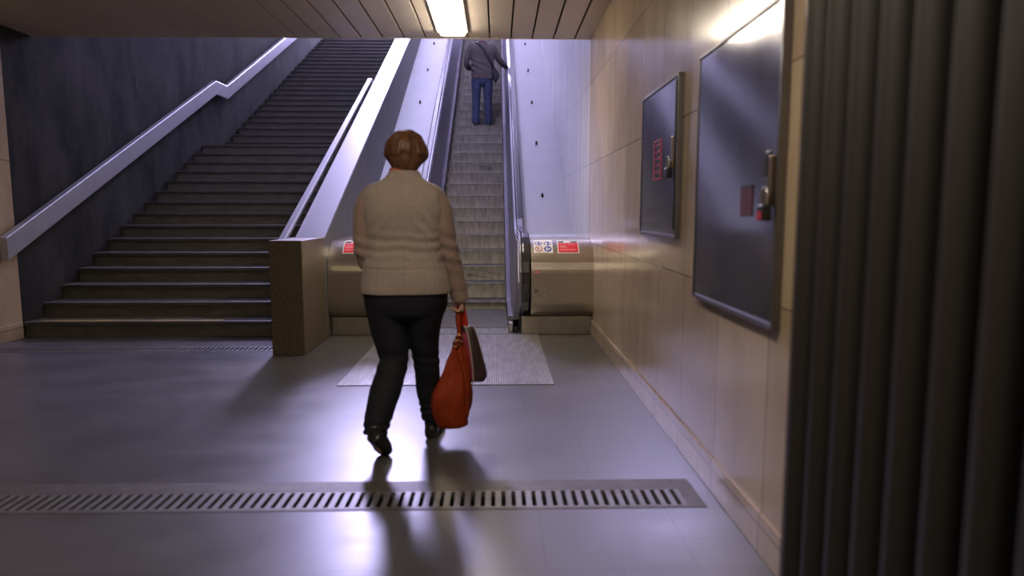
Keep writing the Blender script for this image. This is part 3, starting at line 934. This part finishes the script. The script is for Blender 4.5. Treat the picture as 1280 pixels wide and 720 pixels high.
def boot(bm, heel, toe, s=1.0, shaft=None):
    """Shoe from heel to toe points on its sole; shaft is the ankle point above."""
    h, t = Vector(heel), Vector(toe)
    d = (t - h); L_ = d.length; d.normalize()
    side = d.cross(Vector((0, 0, 1))).normalized(); up = side.cross(d).normalized()
    rows = ((-.01, .024, .030, .030), (.03, .033, .038, .038), (.25, .034, .045, .045), (.45, .036, .038, .037), (.68, .044, .028, .028), (.88, .040, .020, .021), (.99, .022, .013, .014))
    loft(bm, [ering(h + d * L_ * a + up * uc * s, w * s, hh * s, 18, 2.6, side, up) for a, w, hh, uc in rows])
    # heel block
    hb = h + d * .03
    if shaft is not None:
        a = h + d * L_ * .16 + up * .045 * s
        tube(bm, [(*a, .036 * s, .040 * s), (*(a.lerp(Vector(shaft), .5)), .038 * s, .042 * s), (*shaft, .044 * s, .046 * s)], n=16, hint=d, sub=3, roundcap=False)

# ---- woman walking to the escalator
BW = (-.51, 3.72, 0)
wm = thing('person', 'person in a beige jacket and black trousers walking towards the escalator, carrying bags', 'person', BW)
HC = (.020, .045, 1.612)
# arms
LA = [(-.165, 0, 1.355), (-.206, -.012, 1.24), (-.196, -.02, 1.06), (-.165, .10, .985), (-.120, .235, .955)]
RA = [(.172, 0, 1.350), (.224, -.012, 1.22), (.254, 0, 1.05), (.282, .02, .93), (.303, .035, .845)]
b = bmesh.new()
head(b, HC)
tube(b, [(.008, -.015, 1.40, .075, .065), (.012, .0, 1.47, .058, .056), (.018, .02, 1.56, .055, .058)], n=18, sub=3)
loft(b, [ering((.008, yc, z), rx, ry, 26, 2.4) for z, rx, ry, yc in ((.72, .10, .09, 0), (.80, .185, .13, 0), (.90, .195, .135, 0), (1.02, .175, .12, 0), (1.12, .165, .11, 0), (1.25, .18, .115, 0), (1.36, .165, .09, -.005), (1.42, .11, .06, -.01), (1.45, .06, .05, -.01))])
for A in (LA, RA):
    rr = (.052, .045, .040, .035, .026)
    tube(b, [(*q, r) for q, r in zip(A, rr)], n=16, hint=(0, 1, .1), sub=4)
hand(b, RA[-1], (.16, .10, -1), (-1, 0, -.1), (0, 1, .1), 1.15)
hand(b, LA[-1], (.35, .9, -.15), (.6, -.2, -.6), (.3, .1, .8), .75)
LL = [(-.085, 0, .84, .088), (-.078, -.02, .66, .082), (-.060, -.03, .48, .058), (-.090, -.14, .33, .052), (-.128, -.265, .14, .036)]
RL = [(.095, 0, .84, .088), (.102, .03, .64, .080), (.110, .07, .42, .055), (.118, .10, .26, .050), (.130, .125, .10, .036)]
for A in (LL, RL):
    tube(b, A, n=18, sub=4)
# feet inside the boots
tube(b, [(-.127, -.28, .14, .026), (-.118, -.262, .085, .024), (-.108, -.225, .045, .018)], n=12, sub=2)
tube(b, [(.130, .125, .08, .032), (.137, .19, .050, .028), (.143, .25, .036, .018)], n=12, sub=2)
obj('body', at(fuse(b, .0038, 2), BW), M['skin'], wm, smooth=True)
face_parts(Vector(HC) + Vector(BW), wm)

# hair: full short cut covering the skull and nape, swept open around the face
def hair_bm(c, s, low=-.105, wid=1.0, top=.118):
    c = Vector(c)
    bm = bmesh.new()
    n, rows = 72, 40
    rings = []
    for k in range(1, rows):
        t = PI * k / rows
        z = -math.cos(t)
        ring = []
        for i in range(n):
            a = 2 * PI * i / n
            x, y = math.sin(t) * math.cos(a), math.sin(t) * math.sin(a)
            rz = top if z > 0 else -low * (1.0)
            taper = 1.0 if z > -.1 else 1 - .38 * ((-z - .1) / .9) ** 1.5
            p = Vector((x * .103 * wid * taper, y * .126 * taper if y > 0 else y * .112 * taper + .012 * y, z * rz))
            # strands and locks
            st = noise.noise(Vector((math.cos(a) * 7, math.sin(a) * 7, z * .9))) * .006 + noise.noise(Vector((math.cos(a) * 17, math.sin(a) * 17, z * 1.6))) * .004
            p += p.normalized() * (st + .006 * noise.noise(Vector((x * 3, y * 3, z * 3))))
            face = y > .42 and z < .30 - .25 * (y - .42)
            if face:
                p = Vector((x * .058, y * .06 - .01, z * .085))
            ring.append(c + p * s)
        rings.append(ring)
    return loft(bm, rings)
b = hair_bm((HC[0], HC[1] - .004, HC[2] - .002), 1.0, -.088, 1.14, .126)
# nape: hair narrowing down to the collar
rings = []
for z, rx, ry, yc in ((1.512, .056, .042, -.010), (1.535, .074, .064, -.002), (1.57, .092, .088, .010), (1.61, .100, .100, .022), (1.65, .085, .085, .028)):
    ring = []
    for i in range(64):
        a = 2 * PI * i / 64
        k = 1 + .05 * noise.noise(Vector((math.cos(a) * 12, math.sin(a) * 12, z * 6)))
        x, y = math.cos(a) * rx * k, math.sin(a) * ry * k
        if y > .012: y = .012 + (y - .012) * .15
        ring.append(Vector((HC[0] + x * 1.02, yc + y, z)))
    rings.append(ring)
loft(b, rings)
def hair_disp(p, n):
    a = math.atan2(p.y - .04, p.x - .02)
    q = Vector((math.cos(a) * 14, math.sin(a) * 14, p.z * 9))
    return n * (noise.noise(q) * .0038 + noise.noise(q * 2.3) * .0022)
obj('hair', at(fuse(b, .0040, 1, hair_disp), BW), M['hair'], wm, smooth=True)

# jacket
b = bmesh.new()
TOR = [(.858, .246, .172, .0), (.90, .240, .170, .0), (1.00, .222, .158, .0), (1.08, .210, .148, .002), (1.14, .206, .142, .0), (1.22, .214, .140, -.004), (1.30, .220, .136, -.010),
       (1.36, .216, .124, -.014), (1.405, .212, .108, -.014), (1.434, .188, .092, -.010), (1.455, .142, .080, -.004), (1.475, .105, .074, .002), (1.495, .086, .072, .008)]
TOR = smooth_path([(z, rx, ry, yc) for z, rx, ry, yc in TOR], 3)
loft(b, [ering((.008 + (.006 if z < 1.0 else 0), yc, z), rx, ry, 40, 2.7) for z, rx, ry, yc in TOR])
def jacket_disp(p, n):
    d = 0
    if abs(p.x - .01) < .235 and p.y < .02:                         # back panel: folds at the waist, centre seam
        w1 = math.exp(-((p.z - 1.12) / .075) ** 2)
        d += w1 * .0035 * math.sin((p.z + .10 * p.x + .03 * noise.noise(Vector((p.x * 6, 0, p.z * 5)))) * 2 * PI / .058)
        d += .006 * noise.noise(Vector((p.x * 7 + 3, p.y * 4, p.z * 9))) * (1 if p.z < 1.36 else .5)
        w2 = math.exp(-((p.z - 1.24) / .09) ** 2) * math.exp(-((abs(p.x - .01) - .13) / .06) ** 2)
        d += w2 * .0035 * math.sin((p.z * .8 + abs(p.x) * .9) * 2 * PI / .07)
        d -= .0035 * math.exp(-((p.x - .012 - .004 * math.sin(p.z * 9)) / .004) ** 2)
        d -= .0030 * math.exp(-((p.z - .995) / .004) ** 2)
        d -= .0030 * math.exp(-((abs(p.x - .01) - .125 + (p.z - 1.1) * .10) / .004) ** 2) * (1 if p.z < 1.33 else 0)
    if abs(p.x) > .2:
        d += .0065 * noise.noise(Vector((p.x * 9, p.y * 8, p.z * 13))) + .0045 * math.sin(p.z * 2 * PI / .07 + p.x * 30) * math.exp(-((p.z - 1.08) / .10) ** 2)
    if p.y > .03: d -= .004 * math.exp(-((p.x - .035) / .005) ** 2)
    if abs(p.z - .872) < .004 and abs(p.x) < .25: d -= .002
    return n * d
def sleeve_disp(p, n):
    d = .0055 * noise.noise(Vector((p.x * 9, p.y * 8, p.z * 13)))
    d += .0045 * math.sin(p.z * 2 * PI / .07 + p.x * 30) * math.exp(-((p.z - 1.08) / .10) ** 2)
    d -= .003 * math.exp(-((p.z - .862) / .004) ** 2) * (1 if p.x > 0 else 0)
    return n * d
jk = obj('jacket', at(fuse(b, .0062, 2, jacket_disp), BW), M['jacket'], wm, smooth=True)
for k, pts in enumerate(([(-.160, -.006, 1.398, .050, .068), (-.200, -.010, 1.325, .056, .070), (-.208, -.016, 1.20, .058, .066), (-.200, -.02, 1.06, .056, .060), (-.172, .07, .985, .050, .054), (-.128, .205, .955, .042, .042)],
                         [(.176, -.006, 1.388, .050, .068), (.210, -.010, 1.315, .056, .070), (.224, -.014, 1.21, .058, .066), (.254, 0, 1.05, .054, .060), (.280, .018, .94, .050, .054), (.309, .038, .806, .047, .047)])):
    b = tube(bmesh.new(), pts, n=22, hint=(0, 1, .1), sub=4, roundcap=(k == 0))
    obj('sleeve', at(fuse(b, .0062, 2, sleeve_disp), BW), M['sleeve'], jk, smooth=True)['label'] = 'darker mauve sleeve'
b = bmesh.new()                                                       # standing collar, a hollow ring
rings = []
for z, rx, ry, yc in ((1.462, .118, .080, .0), (1.484, .096, .077, .006), (1.502, .087, .076, .010), (1.514, .083, .075, .013), (1.516, .077, .069, .013), (1.50, .078, .068, .012), (1.46, .085, .07, .0)):
    rings.append(ering((.010, yc, z), rx, ry, 36, 2.1))
loft(b, rings, cap=False)
obj('collar', at(b, BW), M['jacket'], jk, smooth=True)
for q in ((.012, -.165, 0),):
    pass
b = bmesh.new()
rings = []
for z, rx, ry, yc in ((1.495, .074, .066, .010), (1.518, .076, .068, .013), (1.530, .073, .066, .014), (1.532, .066, .060, .014), (1.51, .066, .058, .012)):
    rings.append([v + Vector((0, 0, .004 * math.sin(i * .9))) for i, v in enumerate(ering((.006, yc, z), rx, ry, 32))])
loft(b, rings, cap=False)
obj('neck_scarf', at(b, BW), M['scarf'], wm, smooth=True)

# trousers
b = bmesh.new()
loft(b, [ering((.010, 0, z), rx, ry, 30, 2.5) for z, rx, ry in ((.70, .10, .10), (.745, .19, .145), (.80, .225, .158), (.86, .232, .160), (.93, .215, .15), (1.0, .195, .135))])
tube(b, [(-.100, 0, .82, .122, .140), (-.086, -.010, .70, .110, .122), (-.076, -.022, .62, .099, .108), (-.058, -.030, .49, .080, .085), (-.074, -.085, .41, .082, .083), (-.094, -.150, .33, .083, .080), (-.116, -.225, .22, .069, .068), (-.128, -.262, .135, .060, .062)], n=24, sub=4, roundcap=False)
tube(b, [(.120, 0, .82, .120, .138), (.104, .015, .70, .102, .118), (.101, .035, .60, .088, .100), (.113, .070, .42, .071, .078), (.116, .095, .30, .069, .074), (.124, .115, .19, .062, .068), (.128, .122, .105, .058, .062)], n=24, sub=4, roundcap=False)
def trouser_disp(p, n):
    k = .0055 * noise.noise(Vector((p.x * 8, p.y * 6, p.z * 11)))
    k += .003 * math.sin(p.z * 2 * PI / .06 + p.x * 22) * math.exp(-((p.z - .47) / .055) ** 2)
    k += .004 * math.sin(p.z * 2 * PI / .04 + p.x * 20) * math.exp(-((p.z - .17) / .05) ** 2)
    return n * k
obj('trousers', at(fuse(b, .0065, 2, trouser_disp), BW), M['trousers'], wm, smooth=True)
b = bmesh.new()
boot(b, (-.134, -.335, .125), (-.094, -.180, -.008), 1.18, (-.128, -.268, .19))
o = obj('boot', at(fuse(b, .0045, 3), BW), M['shoe'], wm, smooth=True)
b = bmesh.new(); boot(b, (.126, .070, -.002), (.152, .330, .002), 1.1, (.128, .124, .14))
o = obj('boot', at(fuse(b, .0045, 3), BW), M['shoe'], wm, smooth=True)

# ---- bags in the right hand
HP = Vector(BW) + Vector((.310, .045, .765))
bg = thing('shoulder_bag', 'slouchy orange leather bag hanging from the hand of the walking person', 'bag', (HP.x - .07, HP.y - .03, .08))
b = bmesh.new()
rows = ((.088, -.275 + .255, .060, .045), (.100, .000, .086, .062), (.14, -.008, .100, .075), (.20, -.008, .115, .080), (.27, -.002, .111, .076), (.34, .008, .094, .066), (.40, .020, .076, .054), (.46, .030, .058, .042), (.51, .038, .042, .032), (.555, .040, .028, .024), (.575, .041, .024, .020))
rows = smooth_path([(z, x, rx, ry) for z, x, rx, ry in rows], 4)
CX = -.255
rings = []
for z, dx, rx, ry in rows:
    ring = []
    for i, v in enumerate(ering((CX + dx, HP.y - .02, z), rx, ry, 40, 2.3)):
        a = 2 * PI * i / 40
        k = .010 * math.sin(a * 5 + z * 3) * min(1, max(0, (z - .15) / .3)) + .008 * noise.noise(Vector((math.cos(a) * 2, math.sin(a) * 2, z * 9)))
        c0 = Vector((CX + dx, HP.y - .02, z))
        ring.append(v + (v - c0).normalized() * k)
    rings.append(ring)
loft(b, rings)
bag_body = obj('bag_body', b, M['bag'], bg, smooth=True)
b = bmesh.new()                                                        # gusset fold on the right side
tube(b, [(CX + .045, HP.y - .085, .53, .010), (CX + .075, HP.y - .095, .42, .012), (CX + .090, HP.y - .090, .30, .012), (CX + .088, HP.y - .075, .17, .010)], n=8, sub=3)
obj('seam', b, M['bag'], bag_body, smooth=True)
for sy in (-1, 1):
    b = bmesh.new()
    tube(b, [(CX + .036, HP.y - .02 + sy * .02, .56, .013, .006), (CX + .044, HP.y + sy * .022, .63, .013, .006), (HP.x - .018, HP.y + sy * .018, .71, .014, .006), (HP.x - .006, HP.y + sy * .008, .768, .014, .006), (HP.x - .002, HP.y, .788, .012, .006)], n=10, hint=(0, 1, 0), sub=4)
    obj('handle', b, M['bag'], bg, smooth=True)
for (dx, z) in ((.030, .57), (.046, .60)):
    b = bmesh.new()
    pts = [(CX + dx + .020 * math.cos(t * PI / 6), HP.y - .05, z + .020 * math.sin(t * PI / 6), .0045) for t in range(13)]
    tube(b, pts, n=8, sub=1); obj('ring', b, M['ring'], bg, smooth=True)
g2 = thing('gift_bag', 'small dark glossy bag with magenta print hanging behind the orange bag', 'bag', (HP.x + .07, HP.y + .05, .35))
b = bmesh.new()
y0 = HP.y + .055
def bagring(z, xa, xb, th):
    c = (xa + xb) / 2
    return ering((c, y0, z), (xb - xa) / 2, th, 28, 3.2)
loft(b, [bagring(*q) for q in smooth_path([(.335, -.168, -.075, .035), (.36, -.185, -.060, .045), (.40, -.195, -.062, .048), (.50, -.203, -.088, .040), (.60, -.205, -.115, .028), (.655, -.205, -.135, .018)], 4)])
bb = obj('bag_body', b, M['bag2'], g2, smooth=True)
b = bmesh.new()
loft(b, [[Vector((xa, y0 - th, z)), Vector((xb, y0 - th - .004, z)), Vector((xb, y0 - th + .002, z)), Vector((xa, y0 - th + .004, z))] for z, xa, xb, th in ((.355, -.180, -.134, .050), (.42, -.192, -.138, .052), (.52, -.200, -.150, .044), (.62, -.202, -.168, .030))])
obj('printed_panel', b, M['magenta'], bb)
b = bmesh.new()
tube(b, [(-.135, y0 - .050, .335, .004), (-.138, y0 - .056, .42, .004), (-.150, y0 - .047, .52, .004), (-.168, y0 - .033, .62, .004), (-.185, y0 - .024, .66, .004)], n=8, sub=3)
tube(b, [(-.064, y0 - .01, .37, .0035), (-.088, y0 - .01, .50, .0035), (-.135, y0 - .01, .655, .0035)], n=8, sub=3)
obj('piping', b, M['piping'], bb, smooth=True)
for dx in (-.012, .010):
    b = bmesh.new()
    tube(b, [(-.190 + dx * 1.5, y0, .640, .014, .004), (HP.x + dx, HP.y + .02, .705, .022, .004), (HP.x + dx * .7, HP.y - .004, .775, .014, .005)], n=10, hint=(0, 1, 0), sub=4)
    obj('handle', b, M['handle'], g2, smooth=True)

# ---- man standing on the escalator
ky, kz = nose(13)
BM = (-.292, ky + .155, kz)
S = 1.0
mn = thing('person', 'person in a grey jacket and blue jeans standing on the escalator, seen from behind', 'person', BM)
MH = (.005, .03, 1.80)
LA = [(-.205, 0, 1.535), (-.290, -.01, 1.40), (-.315, .0, 1.25), (-.285, .12, 1.19), (-.225, .26, 1.20)]
RA = [(.205, 0, 1.535), (.300, .02, 1.42), (.345, .06, 1.325), (.425, .20, 1.275), (.508, .33, 1.225)]
b = bmesh.new()
head(b, MH, 1.06)
tube(b, [(.0, -.02, 1.56, .085, .075), (.0, .0, 1.65, .064, .062), (.004, .012, 1.75, .060, .066)], n=18, sub=3)
loft(b, [ering((0, 0, z), rx, ry, 26, 2.4) for z, rx, ry in ((.82, .10, .09), (.90, .175, .13), (1.0, .185, .135), (1.15, .18, .12), (1.30, .195, .125), (1.45, .21, .125), (1.56, .19, .10), (1.62, .10, .06))])
for A in (LA, RA):
    tube(b, [(*q, r) for q, r in zip(A, (.056, .048, .043, .038, .028))], n=16, hint=(0, .2, 1), sub=4)
hand(b, RA[-1], (.52, .78, -.05), (0, .05, -1), (-.8, .5, 0), .8, 1.05)
hand(b, LA[-1], (.4, .9, .1), (.8, -.2, -.3), (0, .2, 1), .9, 1.05)
for sx in (-1, 1):
    tube(b, [(sx * .10, 0, .94, .09), (sx * .11, 0, .72, .08), (sx * .12, .01, .50, .06), (sx * .125, -.005, .30, .055), (sx * .128, -.01, .09, .04)], n=18, sub=4)
    tube(b, [(sx * .128, -.01, .07, .034), (sx * .132, .08, .045, .034), (sx * .138, .17, .032, .024)], n=12, sub=2)
obj('body', at(fuse(b, .0045, 2), BM), M['skin'], mn, smooth=True)
face_parts(Vector(MH) + Vector(BM), mn, 1.06)
hb = hair_bm((MH[0], MH[1], MH[2] + .002), 1.0, -.085, .93)
obj('hair', at(hb, BM), M['hairdark'], mn, smooth=True)
b = bmesh.new()
loft(b, [ering((.01, yc, z), rx, ry, 36, 2.7) for z, rx, ry, yc in smooth_path([(.925, .226, .160, 0), (1.00, .225, .158, 0), (1.15, .225, .150, 0), (1.30, .235, .148, -.005), (1.44, .248, .142, -.012), (1.54, .240, .122, -.012), (1.60, .175, .092, -.006), (1.63, .105, .078, 0), (1.665, .082, .076, .006), (1.68, .08, .074, .008)], 3)])
tube(b, [(-.200, 0, 1.570, .068, .080), (-.250, -.01, 1.48, .068, .078), (-.292, -.01, 1.38, .062, .066), (-.312, .01, 1.25, .060, .060), (-.280, .13, 1.19, .054, .054), (-.232, .245, 1.20, .046, .044)], n=20, hint=(0, .2, 1), sub=4)
tube(b, [(.200, 0, 1.570, .068, .080), (.260, .005, 1.50, .068, .076), (.305, .03, 1.41, .062, .066), (.350, .07, 1.325, .062, .060), (.425, .195, 1.275, .054, .052), (.490, .30, 1.235, .046, .044)], n=20, hint=(0, .2, 1), sub=4)
def coat_disp(p, n):
    d = .010 * noise.noise(Vector((p.x * 6, p.y * 5, p.z * 8)))
    if p.y < .03 and abs(p.x) < .24:
        d += .007 * math.sin((p.z + .45 * p.x + .04 * noise.noise(p * 6)) * 2 * PI / .11) * math.exp(-((p.z - 1.15) / .16) ** 2)
    return n * d
obj('jacket', at(fuse(b, .008, 2, coat_disp), BM), M['greycoat'], mn, smooth=True)
b = bmesh.new()
loft(b, [ering((.0, 0, z), rx, ry, 30, 2.5) for z, rx, ry in ((.80, .10, .10), (.86, .19, .14), (.93, .208, .148), (1.0, .205, .145), (1.06, .195, .135))])
for sx in (-1, 1):
    tube(b, [(sx * .112, 0, .93, .108, .130), (sx * .113, 0, .78, .102, .112), (sx * .120, .008, .52, .082, .086), (sx * .126, -.002, .28, .078, .080), (sx * .129, -.01, .055, .078, .086)], n=22, sub=4, roundcap=False)
def jean_disp(p, n):
    return n * (.006 * noise.noise(Vector((p.x * 9, p.y * 7, p.z * 12))) + .005 * math.sin(p.z * 2 * PI / .05 + p.x * 12) * math.exp(-((p.z - .12) / .07) ** 2))
obj('jeans', at(fuse(b, .008, 2, jean_disp), BM), M['jeans'], mn, smooth=True)
for sx in (-1, 1):
    b = bmesh.new(); boot(b, (sx * .128, -.085, 0.002), (sx * .142, .195, 0.002), 1.12)
    obj('shoe', at(fuse(b, .006, 2), BM), M['shoeb'], mn, smooth=True)
sb = thing('shoulder_satchel', 'black bag slung across the back of the person on the escalator', 'bag', (BM[0] + .27, BM[1] - .05, BM[2] + .9))
b = bmesh.new()
pts = [(.195, 1.13), (.255, 1.155), (.355, 1.02), (.350, .985), (.285, .865), (.250, .875)]
rings = []
cx_, cz_ = .28, 1.01
for (f, yy) in ((.86, -.12), (1.0, -.10), (1.0, -.01), (.86, .01)):
    rings.append([Vector((cx_ + (x - cx_) * f, yy, cz_ + (z - cz_) * f)) for x, z in pts])
loft(b, rings)
sbb = obj('bag_body', at(b, BM), M['satchel'], sb, bevel=.008)
b = bmesh.new()
tube(b, [(.235, -.10, 1.13, .026, .005), (.190, -.150, 1.22, .026, .005), (.10, -.172, 1.38, .026, .005), (.03, -.165, 1.50, .026, .005), (-.045, -.13, 1.59, .026, .005), (-.10, -.06, 1.645, .026, .005), (-.10, .04, 1.63, .026, .005), (-.03, .135, 1.52, .026, .005), (.08, .165, 1.36, .026, .005), (.20, .14, 1.20, .026, .005), (.245, .01, 1.10, .026, .005)], n=10, hint=(0, 1, 0), sub=4)
obj('strap', at(b, BM), M['satchel'], sb, smooth=True)
#PEOPLE-END

# ------------------------------------------------------------------ world, camera, view
w = bpy.data.worlds.new('World'); sc.world = w; w.use_nodes = True
w.node_tree.nodes['Background'].inputs[0].default_value = (.02, .02, .03, 1)
w.node_tree.nodes['Background'].inputs[1].default_value = .3

cam = bpy.data.cameras.new('Camera'); co = bpy.data.objects.new('Camera', cam); C.objects.link(co)
cam.sensor_fit = 'HORIZONTAL'; cam.sensor_width = 36; cam.lens = 850 / 1280 * 36
cam.clip_start = .05
co.location = (0, 0, 1.30)
co.rotation_euler = (R(90 - 6.444), 0, -R(1.2724))
cam.dof.use_dof = True; cam.dof.focus_distance = 7.0
cam.dof.aperture_fstop = cam.lens / 1000 / 0.020
sc.camera = co
sc.view_settings.view_transform = 'Standard'; sc.view_settings.look = 'None'
sc.view_settings.gamma = 1; sc.view_settings.use_curve_mapping = False
sc.view_settings.exposure = 0.0
sc.cycles.use_denoising = True
sc.cycles.max_bounces = 8
sc.cycles.sample_clamp_indirect = 6
sc.cycles.caustics_reflective = False; sc.cycles.caustics_refractive = False
